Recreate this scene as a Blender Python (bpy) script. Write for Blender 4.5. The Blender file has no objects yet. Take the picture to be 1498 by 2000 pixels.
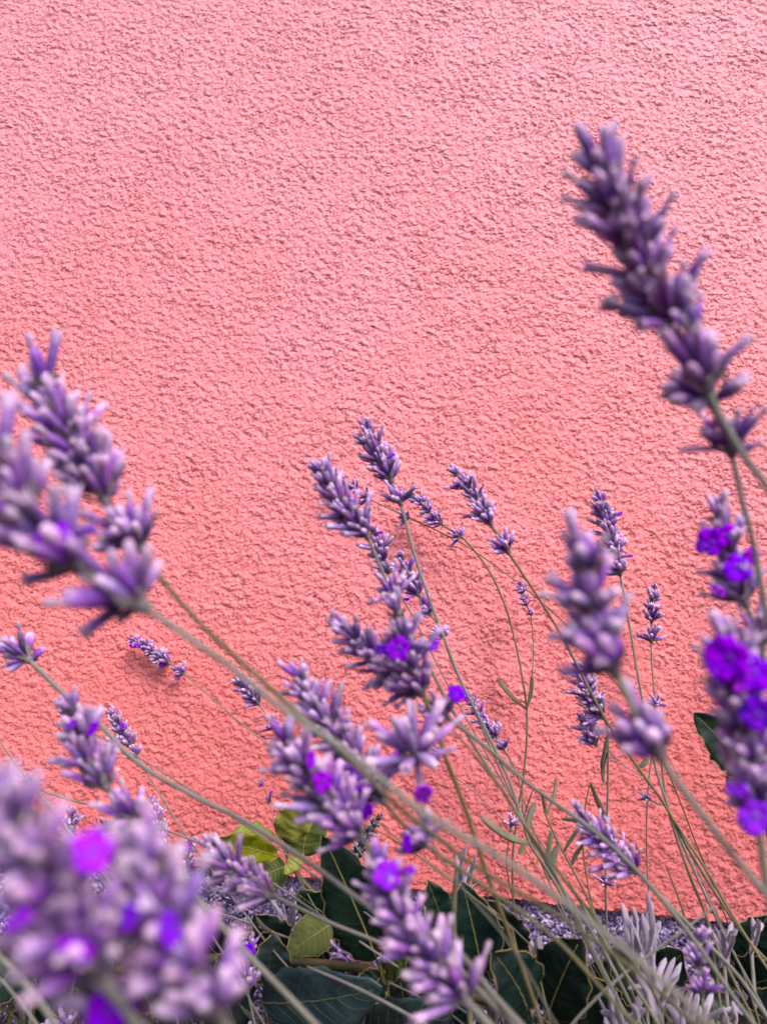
import bpy, math, random
import numpy as np
from mathutils import Vector, Matrix

SC = bpy.context.scene
COL = SC.collection
rnd = random.Random(11)
R = math.radians

# ------------------------------------------------------------------ camera
CAM_Z, WALL_Y = 0.28, 0.54
PITCH, YAW, ROLL = R(10), R(3), R(5.15)
LENS = 28.0
FPX = LENS / 36.0 * 2000.0
fwd = Vector((-math.sin(YAW) * math.cos(PITCH), math.cos(YAW) * math.cos(PITCH), math.sin(PITCH)))
rt0 = Vector((math.cos(YAW), math.sin(YAW), 0)); up0 = rt0.cross(fwd)
RT = rt0 * math.cos(ROLL) + up0 * math.sin(ROLL)
UP = -rt0 * math.sin(ROLL) + up0 * math.cos(ROLL)
CAM = Vector((0, 0, CAM_Z))
cd = bpy.data.cameras.new('camera')
cam = bpy.data.objects.new('camera', cd); COL.objects.link(cam)
cam.matrix_world = Matrix(((RT.x, UP.x, -fwd.x, CAM.x), (RT.y, UP.y, -fwd.y, CAM.y), (RT.z, UP.z, -fwd.z, CAM.z), (0, 0, 0, 1)))
cd.sensor_fit = 'VERTICAL'; cd.sensor_height = 36; cd.sensor_width = 27; cd.lens = LENS
cd.clip_start = 0.01; cd.clip_end = 300
cd.dof.use_dof = True; cd.dof.focus_distance = 0.50; cd.dof.aperture_fstop = 8.0
SC.camera = cam

# ------------------------------------------------------------------ light
SUN_EL, SUN_ROT = R(47), R(150)
world = bpy.data.worlds.new('World'); SC.world = world; world.use_nodes = True
nt = world.node_tree
sky = nt.nodes.new('ShaderNodeTexSky'); sky.sky_type = 'NISHITA'; sky.sun_disc = False
sky.sun_elevation = SUN_EL; sky.sun_rotation = SUN_ROT
sky.air_density = 1.0; sky.dust_density = 3.0; sky.ozone_density = 1.0
bg = nt.nodes['Background']; bg.inputs['Strength'].default_value = 0.13
nt.links.new(sky.outputs[0], bg.inputs[0])
sd = bpy.data.lights.new('sun', 'SUN'); sd.energy = 1.5; sd.angle = R(24); sd.color = (1.0, 0.965, 0.93)
sun = bpy.data.objects.new('sun', sd); COL.objects.link(sun)
tosun = Vector((math.sin(SUN_ROT) * math.cos(SUN_EL), math.cos(SUN_ROT) * math.cos(SUN_EL), math.sin(SUN_EL)))
sun.rotation_euler = tosun.to_track_quat('Z', 'Y').to_euler()
SC.view_settings.view_transform = 'Standard'; SC.view_settings.look = 'None'
SC.view_settings.exposure = 0.75; SC.view_settings.gamma = 1.0
SC.view_settings.use_curve_mapping = False
SC.cycles.use_denoising = True
SC.cycles.max_bounces = 8

# ------------------------------------------------------------------ helpers
def ray(px, py):
    return fwd + RT * ((px - 749) / FPX) + UP * ((1000 - py) / FPX)
def at(px, py, d):                      # pixel of the photograph + depth along the lens axis
    return CAM + ray(px, py) * d
def wall_depth(px, py):
    return WALL_Y / ray(px, py).y
def tocam(p):
    return (CAM - p).normalized()

def mesh_obj(name, verts, faces, mat, parent=None, smooth=True, origin=None):
    me = bpy.data.meshes.new(name)
    o0 = Vector(origin) if origin is not None else (parent.location if parent is not None else Vector((0, 0, 0)))
    me.from_pydata([tuple(Vector(v) - o0) for v in verts], [], faces)
    me.polygons.foreach_set('use_smooth', [smooth] * len(me.polygons))
    for m in (mat if isinstance(mat, (list, tuple)) else [mat]): me.materials.append(m)
    me.update()
    o = bpy.data.objects.new(name, me); COL.objects.link(o)
    if parent is not None: o.parent = parent
    else: o.location = o0
    return o
def empty(name, loc, label=None, cat=None, group=None):
    o = bpy.data.objects.new(name, None); COL.objects.link(o); o.location = loc
    o.empty_display_size = 0.01
    if label: o['label'] = label
    if cat: o['category'] = cat
    if group: o['group'] = group
    return o

def spline(pts, per=10):
    P = np.array(pts, float)
    if len(P) == 2: P = np.array([P[0], (P[0] + P[1]) / 2, P[1]])
    Q = np.vstack([2 * P[0] - P[1], P, 2 * P[-1] - P[-2]])
    out = []
    for i in range(1, len(Q) - 2):
        p0, p1, p2, p3 = Q[i - 1], Q[i], Q[i + 1], Q[i + 2]
        for k in range(per):
            t = k / per
            out.append(0.5 * (2 * p1 + (p2 - p0) * t + (2 * p0 - 5 * p1 + 4 * p2 - p3) * t * t + (3 * p1 - p0 - 3 * p2 + p3) * t ** 3))
    out.append(Q[-2])
    return np.array(out)

def tube(pts, radii, sides=6, cap=True, squash=1.0):
    pts = [Vector(p) for p in pts]; n = len(pts)
    vs, fs = [], []
    t0 = (pts[1] - pts[0]).normalized()
    a = t0.orthogonal().normalized()
    for i in range(n):
        t = (pts[min(i + 1, n - 1)] - pts[max(i - 1, 0)]).normalized()
        a = (a - t * a.dot(t)); a = a.normalized() if a.length > 1e-9 else t.orthogonal().normalized()
        b = t.cross(a)
        r = radii[i] if hasattr(radii, '__len__') else radii
        for s in range(sides):
            an = 2 * math.pi * s / sides
            vs.append(pts[i] + a * (r * math.cos(an)) + b * (r * squash * math.sin(an)))
    for i in range(n - 1):
        for s in range(sides):
            s2 = (s + 1) % sides
            fs.append((i * sides + s, i * sides + s2, (i + 1) * sides + s2, (i + 1) * sides + s))
    if cap:
        fs.append(tuple(range(sides - 1, -1, -1))); fs.append(tuple((n - 1) * sides + s for s in range(sides)))
    return vs, fs

# ------------------------------------------------------------------ materials
def new_mat(name):
    m = bpy.data.materials.new(name); m.use_nodes = True
    n = m.node_tree.nodes; l = m.node_tree.links
    return m, n, l, n['Principled BSDF']
def ramp(n, stops):
    r = n.new('ShaderNodeValToRGB')
    e = r.color_ramp.elements
    while len(e) < len(stops): e.new(0.5)
    for k, (p, c) in enumerate(stops):
        e[k].position = p; e[k].color = (*c, 1)
    return r
def hsv_random(n, l, col_out, dh=0.02, ds=0.15, dv=0.3):
    oi = n.new('ShaderNodeObjectInfo'); h = n.new('ShaderNodeHueSaturation')
    for k, (a, span) in enumerate(((0.5, dh), (1, ds), (1, dv))):
        mr = n.new('ShaderNodeMapRange')
        w = n.new('ShaderNodeMath'); w.operation = 'MULTIPLY'; w.inputs[1].default_value = (1, 7.13, 13.7)[k]
        f = n.new('ShaderNodeMath'); f.operation = 'FRACT'
        l.new(oi.outputs['Random'], w.inputs[0]); l.new(w.outputs[0], f.inputs[0]); l.new(f.outputs[0], mr.inputs[0])
        mr.inputs[3].default_value = a - span; mr.inputs[4].default_value = a + span
        l.new(mr.outputs[0], h.inputs[('Hue', 'Saturation', 'Value')[k]])
    l.new(col_out, h.inputs['Color'])
    return h.outputs[0]
def bump_noise(n, l, b, scale, dist, detail=3, strength=1.0):
    tc = n.new('ShaderNodeTexCoord'); no = n.new('ShaderNodeTexNoise'); no.inputs['Scale'].default_value = scale
    no.inputs['Detail'].default_value = detail
    bu = n.new('ShaderNodeBump'); bu.inputs['Distance'].default_value = dist; bu.inputs['Strength'].default_value = strength
    l.new(tc.outputs['Object'], no.inputs['Vector']); l.new(no.outputs[0], bu.inputs['Height']); l.new(bu.outputs[0], b.inputs['Normal'])
    return no

def mat_plaster():
    m, n, l, b = new_mat('pink_plaster')
    tc = n.new('ShaderNodeTexCoord')
    def noise(scale, detail, rough=0.5):
        q = n.new('ShaderNodeTexNoise'); q.inputs['Scale'].default_value = scale; q.inputs['Detail'].default_value = detail
        q.inputs['Roughness'].default_value = rough; l.new(tc.outputs['Object'], q.inputs['Vector']); return q.outputs[0]
    def math_(op, a, b_):
        q = n.new('ShaderNodeMath'); q.operation = op
        for k, v in enumerate((a, b_)):
            if isinstance(v, (int, float)): q.inputs[k].default_value = v
            else: l.new(v, q.inputs[k])
        return q.outputs[0]
    b1 = n.new('ShaderNodeBump'); b1.inputs['Distance'].default_value = 0.0011; b1.inputs['Strength'].default_value = 0.55
    l.new(noise(330, 3), b1.inputs['Height'])
    b2 = n.new('ShaderNodeBump'); b2.inputs['Distance'].default_value = 0.0005; b2.inputs['Strength'].default_value = 0.8
    l.new(noise(850, 4), b2.inputs['Height']); l.new(b1.outputs[0], b2.inputs['Normal']); l.new(b2.outputs[0], b.inputs['Normal'])
    # uneven chalky blotches over painted-in light: cool sky pink above, coral bounce near plinth
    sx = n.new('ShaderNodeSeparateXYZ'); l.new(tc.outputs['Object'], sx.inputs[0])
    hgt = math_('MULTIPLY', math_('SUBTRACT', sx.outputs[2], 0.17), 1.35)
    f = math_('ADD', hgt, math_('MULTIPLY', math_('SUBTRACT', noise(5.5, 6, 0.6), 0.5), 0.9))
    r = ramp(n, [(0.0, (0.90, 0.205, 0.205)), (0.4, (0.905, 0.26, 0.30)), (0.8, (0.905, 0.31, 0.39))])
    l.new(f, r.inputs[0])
    sp = ramp(n, [(0.66, (1, 1, 1)), (0.74, (0.80, 0.72, 0.70))]); l.new(noise(95, 2), sp.inputs[0])    # sparse specks of grime
    mx = n.new('ShaderNodeMix'); mx.data_type = 'RGBA'; mx.blend_type = 'MULTIPLY'; mx.inputs[0].default_value = 1.0
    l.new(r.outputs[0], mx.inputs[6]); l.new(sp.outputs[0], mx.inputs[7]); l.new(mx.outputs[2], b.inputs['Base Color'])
    b.inputs['Roughness'].default_value = 0.55
    b.inputs['Specular IOR Level'].default_value = 0.5
    b.inputs['Sheen Weight'].default_value = 0.35; b.inputs['Sheen Roughness'].default_value = 0.5; b.inputs['Sheen Tint'].default_value = (0.9, 0.85, 1.0, 1)
    return m
def mat_plinth():
    m, n, l, b = new_mat('chip_plaster')
    tc = n.new('ShaderNodeTexCoord'); v = n.new('ShaderNodeTexVoronoi'); v.inputs['Scale'].default_value = 430
    l.new(tc.outputs['Object'], v.inputs['Vector'])
    r = ramp(n, [(0.0, (0.04, 0.025, 0.09)), (0.35, (0.18, 0.11, 0.28)), (0.7, (0.38, 0.26, 0.54)), (1.0, (0.72, 0.56, 0.80))])
    sep = n.new('ShaderNodeSeparateColor'); l.new(v.outputs['Color'], sep.inputs[0])
    l.new(sep.outputs[0], r.inputs[0]); l.new(r.outputs[0], b.inputs['Base Color'])
    bu = n.new('ShaderNodeBump'); bu.inputs['Distance'].default_value = 0.001; bu.invert = True
    l.new(v.outputs['Distance'], bu.inputs['Height']); l.new(bu.outputs[0], b.inputs['Normal'])
    b.inputs['Roughness'].default_value = 0.45
    return m
def mat_soil():
    m, n, l, b = new_mat('soil')
    no = bump_noise(n, l, b, 90, 0.02, 6)
    r = ramp(n, [(0.3, (0.018, 0.014, 0.011)), (0.7, (0.06, 0.045, 0.033))])
    l.new(no.outputs[0], r.inputs[0]); l.new(r.outputs[0], b.inputs['Base Color']); b.inputs['Roughness'].default_value = 0.95
    return m
def mat_bud(name, stops, dv=0.3):
    m, n, l, b = new_mat(name)
    tc = n.new('ShaderNodeTexCoord'); sx = n.new('ShaderNodeSeparateXYZ'); l.new(tc.outputs['Generated'], sx.inputs[0])
    no = n.new('ShaderNodeTexNoise'); no.inputs['Scale'].default_value = 700; l.new(tc.outputs['Object'], no.inputs['Vector'])
    ma = n.new('ShaderNodeMath'); ma.operation = 'MULTIPLY_ADD'; ma.inputs[1].default_value = 0.7
    l.new(no.outputs[0], ma.inputs[0]); 
    su = n.new('ShaderNodeMath'); su.operation = 'SUBTRACT'; su.inputs[1].default_value = 0.35
    l.new(sx.outputs[2], su.inputs[0]); l.new(su.outputs[0], ma.inputs[2])
    r = ramp(n, stops); l.new(ma.outputs[0], r.inputs[0])
    l.new(hsv_random(n, l, r.outputs[0], 0.022, 0.18, dv), b.inputs['Base Color'])
    b.inputs['Roughness'].default_value = 0.75
    b.inputs['Specular IOR Level'].default_value = 0.2; b.inputs['Sheen Weight'].default_value = 0.15; b.inputs['Sheen Roughness'].default_value = 0.4
    b.inputs['Sheen Tint'].default_value = (1.0, 0.8, 0.95, 1)
    return m
def mat_simple(name, stops, scale=60, rough=0.6, dh=0.01, ds=0.1, dv=0.15, bump=None, sheen=0.0, trans=0.0, coat=0.0, spec=0.5):
    m, n, l, b = new_mat(name)
    tc = n.new('ShaderNodeTexCoord'); no = n.new('ShaderNodeTexNoise'); no.inputs['Scale'].default_value = scale; no.inputs['Detail'].default_value = 4
    l.new(tc.outputs['Object'], no.inputs['Vector'])
    r = ramp(n, stops); l.new(no.outputs[0], r.inputs[0])
    c = hsv_random(n, l, r.outputs[0], dh, ds, dv)
    l.new(c, b.inputs['Base Color'])
    b.inputs['Roughness'].default_value = rough; b.inputs['Specular IOR Level'].default_value = spec
    b.inputs['Sheen Weight'].default_value = sheen
    b.inputs['Coat Weight'].default_value = coat
    if bump: bump_noise(n, l, b, bump[0], bump[1])
    if trans:
        t = n.new('ShaderNodeBsdfTranslucent'); mx = n.new('ShaderNodeMixShader'); mx.inputs[0].default_value = trans
        l.new(c, t.inputs[0]); l.new(b.outputs[0], mx.inputs[1]); l.new(t.outputs[0], mx.inputs[2])
        l.new(mx.outputs[0], n['Material Output'].inputs[0])
    return m

M = {}
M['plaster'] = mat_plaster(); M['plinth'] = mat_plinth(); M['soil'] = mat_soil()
M['bud'] = mat_bud('lavender_calyx', [(0.0, (0.11, 0.085, 0.12)), (0.25, (0.13, 0.045, 0.25)), (0.6, (0.29, 0.135, 0.445)), (0.95, (0.64, 0.42, 0.64))])
M['bud_pale'] = mat_bud('pale_lavender_calyx', [(0.0, (0.18, 0.14, 0.18)), (0.3, (0.26, 0.13, 0.40)), (0.6, (0.38, 0.20, 0.50)), (0.92, (0.70, 0.48, 0.68))])
M['bud_dark'] = mat_bud('dark_dry_calyx', [(0.0, (0.02, 0.018, 0.03)), (0.6, (0.045, 0.035, 0.06)), (0.95, (0.22, 0.17, 0.24))], 0.4)
M['lip'] = mat_simple('withered_petal', [(0.3, (0.55, 0.36, 0.62)), (0.7, (0.75, 0.55, 0.72))], 300, 0.7, 0.03, 0.2, 0.2, trans=0.2)
M['corolla'] = mat_simple('violet_petal', [(0.35, (0.31, 0.0, 0.82)), (0.65, (0.43, 0.0, 0.84))], 250, 0.8, 0.03, 0.03, 0.1, trans=0.3, spec=0.05)
M['throat'] = mat_simple('violet_throat', [(0.3, (0.17, 0.0, 0.50)), (0.7, (0.24, 0.0, 0.60))], 300, 0.7)
M['bract'] = mat_simple('papery_bract', [(0.3, (0.10, 0.09, 0.10)), (0.7, (0.22, 0.17, 0.20))], 300, 0.8)
M['stem'] = mat_simple('grey_green_stem', [(0.25, (0.14, 0.138, 0.11)), (0.75, (0.22, 0.208, 0.185))], 90, 0.65, 0.015, 0.2, 0.15, bump=(900, 0.0003), sheen=0.3)
M['stem_olive'] = mat_simple('olive_stem', [(0.25, (0.09, 0.085, 0.035)), (0.75, (0.175, 0.155, 0.085))], 90, 0.6, 0.015, 0.2, 0.2, bump=(900, 0.0003))
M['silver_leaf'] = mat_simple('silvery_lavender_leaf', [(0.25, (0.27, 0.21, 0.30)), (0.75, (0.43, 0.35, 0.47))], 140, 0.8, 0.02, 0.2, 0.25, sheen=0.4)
M['litter'] = mat_simple('dark_litter', [(0.25, (0.012, 0.016, 0.012)), (0.75, (0.04, 0.04, 0.03))], 120, 0.8, 0.02, 0.2, 0.25)  # leaf litter, dark in its own colour
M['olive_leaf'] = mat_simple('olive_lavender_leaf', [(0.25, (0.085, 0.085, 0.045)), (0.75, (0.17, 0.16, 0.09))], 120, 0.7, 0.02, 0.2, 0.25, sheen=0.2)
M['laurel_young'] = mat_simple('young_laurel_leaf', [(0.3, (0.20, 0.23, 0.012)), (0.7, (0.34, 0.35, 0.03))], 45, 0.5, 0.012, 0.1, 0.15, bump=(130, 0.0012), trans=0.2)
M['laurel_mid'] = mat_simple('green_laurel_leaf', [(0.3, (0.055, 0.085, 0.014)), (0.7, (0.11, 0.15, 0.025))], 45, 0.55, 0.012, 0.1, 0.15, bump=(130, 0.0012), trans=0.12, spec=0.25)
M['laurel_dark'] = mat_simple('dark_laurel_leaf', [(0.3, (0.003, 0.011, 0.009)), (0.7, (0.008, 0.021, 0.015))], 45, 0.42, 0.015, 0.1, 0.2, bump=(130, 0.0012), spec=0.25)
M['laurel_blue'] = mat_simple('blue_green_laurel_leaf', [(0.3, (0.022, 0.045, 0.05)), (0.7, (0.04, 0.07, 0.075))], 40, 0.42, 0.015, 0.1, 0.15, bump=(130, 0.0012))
M['vein_light'] = mat_simple('yellow_vein', [(0.3, (0.30, 0.26, 0.06)), (0.7, (0.42, 0.36, 0.12))], 100, 0.6)
M['vein_side'] = mat_simple('dark_side_vein', [(0.3, (0.012, 0.025, 0.012)), (0.7, (0.03, 0.045, 0.02))], 100, 0.6)
M['vein_dark'] = mat_simple('dull_vein', [(0.3, (0.08, 0.095, 0.035)), (0.7, (0.13, 0.14, 0.06))], 100, 0.6)
M['rim'] = mat_simple('tan_leaf_margin', [(0.3, (0.22, 0.15, 0.05)), (0.7, (0.38, 0.28, 0.12))], 200, 0.6)
M['twig'] = mat_simple('laurel_twig', [(0.3, (0.05, 0.05, 0.012)), (0.7, (0.13, 0.10, 0.03))], 70, 0.5, bump=(400, 0.0005))

# ------------------------------------------------------------------ ground, wall
g = 120.0
gx = np.concatenate([[-g, -20, -6, -2], np.linspace(-1, 1, 41), [2, 6, 20, g]])
gy = np.concatenate([[-g, -20, -6, -2], np.linspace(-1, 0.56, 33)])
gv = []
for y in gy:
    for x in gx:
        near = abs(x) <= 1 and y >= -1
        gv.append((x, y, rnd.uniform(-0.006, 0.006) if near else 0))
gf = [(j * len(gx) + i, j * len(gx) + i + 1, (j + 1) * len(gx) + i + 1, (j + 1) * len(gx) + i) for j in range(len(gy) - 1) for i in range(len(gx) - 1)]
ground = mesh_obj('ground', gv, gf, M['soil']); ground['kind'] = 'structure'

STEP = 0.0008
def noise_tile(n, wl_x, wl_z, bw, seed, ang=0.0):
    rs = np.random.RandomState(seed)
    f = np.fft.fft2(rs.randn(n, n))
    k = np.fft.fftfreq(n, STEP)
    kx, kz = np.meshgrid(k, k)
    ca, sa = math.cos(ang), math.sin(ang)
    u = (kx * ca + kz * sa) * wl_x; v = (-kx * sa + kz * ca) * wl_z
    q = np.sqrt(u * u + v * v)
    h = np.fft.ifft2(f * np.exp(-((q - 1) / bw) ** 2)).real
    return h / h.std()
NT = 1200
def broad_tile(n, lo, hi, power, seed, ang=-0.3, asp=1.35):
    rs = np.random.RandomState(seed)
    f = np.fft.fft2(rs.randn(n, n)); k = np.fft.fftfreq(n, STEP)
    kx, kz = np.meshgrid(k, k); ca, sa = math.cos(ang), math.sin(ang)
    u = (kx * ca + kz * sa) * asp; v = -kx * sa + kz * ca
    q = np.sqrt(u * u + v * v) + 1e-6
    amp = q ** -power * np.exp(-(q * lo) ** 4) * (1 - np.exp(-(q * hi) ** 3))
    h = np.fft.ifft2(f * amp).real
    return h / h.std()
n1 = broad_tile(NT, 0.0015, 0.0034, 0.85, 1)
n2 = broad_tile(NT, 0.0036, 0.010, 0.8, 2)
n3 = broad_tile(NT, 0.0015, 0.0024, 0.2, 3)
n4 = noise_tile(NT, 0.05, 0.05, 0.8, 4)
n5 = noise_tile(NT, 0.07, 0.05, 0.9, 5)
def plaster_h(ix, iz):
    a = np.ix_(iz % NT, ix % NT)
    crumb = np.minimum(np.abs(n1[a] + 0.25 * n3[a]), 1.6) ** 0.75     # rounded crumbs parted by sharp creases
    rough = 1 + 0.09 * np.clip(n5[a], -1.5, 1.5)                       # trowelled smoother here, clotted there
    return crumb * 0.00060 * rough + n2[a] * 0.00018 * rough + n3[a] * 0.00012 + n4[a] * 0.00013
def plinth_h(ix, iz):
    a = np.ix_(iz % NT, ix % NT)
    return n3[a] * 0.0003 + n1[a] * 0.0003
def axis(lo, dlo, dhi, hi, lo_min, hi_max):
    core = np.concatenate([np.arange(lo_min, dlo, 3), np.arange(dlo, dhi), np.arange(dhi, hi_max, 2 if lo_min == dlo else 3)])
    def out(start, end, sgn):
        v, s, r = start, 3, []
        while (v < end if sgn > 0 else v > end):
            v = v + sgn * s; s = s * 1.09 + 0.15; r.append(int(v))
        return r
    return np.concatenate([out(core[0], lo, -1)[::-1], core, out(core[-1], hi, 1)]).astype(int)
PZ = CAM_Z - 0.1445
SAG = 0.9
def relief(name, ix, iz, hfun, y0, z0, mat, parent):
    h = hfun(ix, iz)
    sx = np.gradient(ix.astype(float)); sz = np.abs(np.gradient(iz.astype(float)))
    amp = np.clip(1.35 - np.maximum(sx[None, :], sz[:, None]) * 0.2, 0.0, 1)
    h = h * amp
    X, Z = np.meshgrid(ix * STEP, z0 + iz * STEP)
    V = np.stack([X, y0 - h, Z - SAG * h], -1).reshape(-1, 3).astype(np.float32)
    nx, nz = len(ix), len(iz)
    i, j = np.meshgrid(np.arange(nx - 1), np.arange(nz - 1))
    a = (j * nx + i).ravel()
    Fq = np.stack([a, a + 1, a + nx + 1, a + nx], -1).astype(np.int32)
    me = bpy.data.meshes.new(name)
    me.vertices.add(len(V)); me.vertices.foreach_set('co', V.ravel())
    me.loops.add(Fq.size); me.loops.foreach_set('vertex_index', Fq.ravel())
    me.polygons.add(len(Fq)); me.polygons.foreach_set('loop_start', np.arange(0, Fq.size, 4, dtype=np.int32))
    me.polygons.foreach_set('use_smooth', np.ones(len(Fq), bool))
    me.materials.append(mat); me.update(calc_edges=True)
    o = bpy.data.objects.new(name, me); COL.objects.link(o); o.parent = parent
    return o
wall = empty('house_wall', (0, 0, 0), 'pink stucco house wall with a speckled violet grey plinth', 'wall')
ix = axis(int(-6 / STEP), int(-0.41 / STEP), int(0.28 / STEP), int(6 / STEP), int(-0.76 / STEP), int(0.63 / STEP))
iz = axis(0, 0, int(0.70 / STEP), int(3.2 / STEP), 0, int(1.1 / STEP))
iz = iz[iz >= 0]
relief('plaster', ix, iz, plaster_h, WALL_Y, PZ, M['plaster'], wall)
ip = np.arange(-int(PZ / STEP) - 6, 5)
relief('plinth', ix, ip, plinth_h, WALL_Y + 0.006, PZ, M['plinth'], wall)
# lower lip of the plaster coat, uneven
lx = np.arange(-0.5, 0.5, 0.004)
lv, lf = [], []
for x in lx:
    w = rnd.uniform(-0.0012, 0.0012)
    lv += [(x, WALL_Y - 0.0002, PZ + 0.0014), (x, WALL_Y + 0.0008 + w * .3, PZ - 0.0012 + w), (x, WALL_Y + 0.0078, PZ - 0.001 + w)]
for i in range(len(lx) - 1):
    for k in range(2):
        lf.append((i * 3 + k, i * 3 + k + 1, i * 3 + k + 4, i * 3 + k + 3))
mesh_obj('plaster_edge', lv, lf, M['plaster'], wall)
bk = [(x, y, z) for x in (-6.1, 6.1) for y in (WALL_Y + 0.012, WALL_Y + 0.3) for z in (-0.02, 3.4)]
mesh_obj('wall_core', bk, [(0, 1, 3, 2), (4, 6, 7, 5), (0, 4, 5, 1), (2, 3, 7, 6), (1, 5, 7, 3), (0, 2, 6, 4)], M['plinth'], wall, smooth=False)

# ------------------------------------------------------------------ bud and flower meshes (unit: metres)
def lathe(prof, sides, rib=0.0, zoff=0.0):
    vs, fs = [], []
    for (r, z) in prof:
        for s in range(sides):
            a = 2 * math.pi * s / sides
            k = r * (1 - rib * (s % 2))
            vs.append((k * math.cos(a), k * math.sin(a), z + zoff))
    for i in range(len(prof) - 1):
        for s in range(sides):
            s2 = (s + 1) % sides
            fs.append((i * sides + s, i * sides + s2, (i + 1) * sides + s2, (i + 1) * sides + s))
    fs.append(tuple(range(sides - 1, -1, -1))); fs.append(tuple((len(prof) - 1) * sides + s for s in range(sides)))
    return vs, fs
def raw_mesh(name, vs, fs, mats, fm=None):
    me = bpy.data.meshes.new(name); me.from_pydata(vs, [], fs)
    me.polygons.foreach_set('use_smooth', [True] * len(me.polygons))
    for m in mats: me.materials.append(m)
    if fm: me.polygons.foreach_set('material_index', fm)
    me.update(); return me
def bud_mesh(name, mat, length, rad, kind):
    L, r = length, rad
    prof = [(0.30 * r, 0), (0.62 * r, 0.14 * L), (0.95 * r, 0.38 * L), (1.0 * r, 0.62 * L), (0.86 * r, 0.84 * L), (0.60 * r, 0.96 * L), (0.25 * r, 1.0 * L)]
    if kind == 'tube':
        prof = [(0.30 * r, 0), (0.60 * r, 0.16 * L), (0.82 * r, 0.45 * L), (0.80 * r, 0.75 * L), (0.95 * r, 0.93 * L), (0.8 * r, 1.0 * L), (0.35 * r, 0.94 * L)]
    vs, fs = lathe(prof, 10, 0.13)
    fm = [0] * len(fs)
    if kind == 'lip':                       # a withered corolla pokes out of the calyx
        v2, f2 = lathe([(0.42 * r, 0.9 * L), (0.5 * r, 1.08 * L), (0.78 * r, 1.22 * L), (0.55 * r, 1.33 * L), (0.15 * r, 1.36 * L)], 6, 0.2)
        v2 = [(x + 0.15 * r, y, z) for x, y, z in v2]
        k = len(vs); vs += v2; fs += [tuple(i + k for i in f) for f in f2]; fm += [1] * len(f2)
    if kind == 'tube':                      # calyx teeth
        for s in range(5):
            a = 2 * math.pi * s / 5; k = len(vs); c, sn = math.cos(a), math.sin(a)
            q = 0.85 * r
            for (dr, da, dz) in ((0, -0.35, 0.95), (0, 0.35, 0.95), (0.25, 0, 1.14)):
                vs.append(((q + dr * r) * math.cos(a + da), (q + dr * r) * math.sin(a + da), dz * L))
            vs.append((0.5 * r * c, 0.5 * r * sn, 0.98 * L))
            fs += [(k, k + 1, k + 2), (k + 1, k + 3, k + 2), (k + 3, k, k + 2)]; fm += [0] * 3
    return raw_mesh(name, vs, fs, [mat, M['lip']], fm)
BUD = {}
for key in ('bud', 'bud_pale', 'bud_dark'):
    BUD[key] = [bud_mesh('calyx_closed', M[key], 0.0070, 0.00125, 'plain'), bud_mesh('calyx_tube', M[key], 0.0082, 0.00118, 'tube'),
                bud_mesh('calyx_withered', M[key], 0.0062, 0.00118, 'lip'), bud_mesh('calyx_short', M[key], 0.0056, 0.0013, 'plain')]
def corolla_mesh(seed):
    r = random.Random(seed); vs, fs, fm = [], [], []
    nseg, rings = 40, 6
    for j in range(rings + 1):
        t = j / rings
        for i in range(nseg):
            a = 2 * math.pi * i / nseg
            lob = abs(math.cos(2.5 * a)) ** 0.3
            up = 1.18 if math.sin(a) > 0.2 else 0.92
            rr = 0.0005 + t * (0.0039 * (0.74 + 0.26 * lob) * up)
            z = 0.0005 + 0.0014 * t ** 1.5 - 0.0012 * t ** 3 + 0.00035 * math.sin(5 * a + seed) * t + r.uniform(-1, 1) * 0.00012 * t
            vs.append((rr * math.cos(a), rr * math.sin(a), z))
    for j in range(rings):
        for i in range(nseg):
            i2 = (i + 1) % nseg
            fs.append((j * nseg + i, j * nseg + i2, (j + 1) * nseg + i2, (j + 1) * nseg + i)); fm.append(0 if j > 0 else 1)
    k = len(vs)                              # underside
    vs += [(x, y, z - 0.0003) for x, y, z in vs]
    fs += [tuple(i + k for i in f[::-1]) for f in fs]; fm += [0] * len(fm)
    for i in range(nseg):
        i2 = (i + 1) % nseg; o = rings * nseg
        fs.append((o + i, o + i2, k + o + i2, k + o + i)); fm.append(0)
    v2, f2 = lathe([(0.0006, -0.0065), (0.0008, -0.003), (0.001, 0.0), (0.0011, 0.0006)], 10)
    q = len(vs); vs += v2; fs += [tuple(i + q for i in f) for f in f2]; fm += [0] * (len(f2) - 1) + [1]
    return raw_mesh('violet_corolla', vs, fs, [M['corolla'], M['throat']], fm)
COR = [corolla_mesh(s) for s in range(3)]
def bract_mesh():
    vs, fs = lathe([(0.0010, -0.0018), (0.0014, -0.0002), (0.0012, 0.0016)], 8)
    for s in range(6):
        a = 2 * math.pi * s / 6; k = len(vs)
        for (rr, da, z) in ((0.001, -0.4, -0.0006), (0.001, 0.4, -0.0006), (0.0032, 0.34, 0.0009), (0.0032, -0.34, 0.0009), (0.0045, 0, 0.0031)):
            vs.append((rr * math.cos(a + da), rr * math.sin(a + da), z))
        fs += [(k, k + 1, k + 2, k + 3), (k + 3, k + 2, k + 4)]
    return raw_mesh('whorl_bracts', vs, fs, [M['bract']])
BRACT = bract_mesh()

def frame(z, roll=0.0):
    z = z.normalized(); x = z.orthogonal().normalized(); y = z.cross(x)
    m = Matrix((x, y, z)).transposed()
    return m @ Matrix.Rotation(roll, 3, 'Z')

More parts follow.
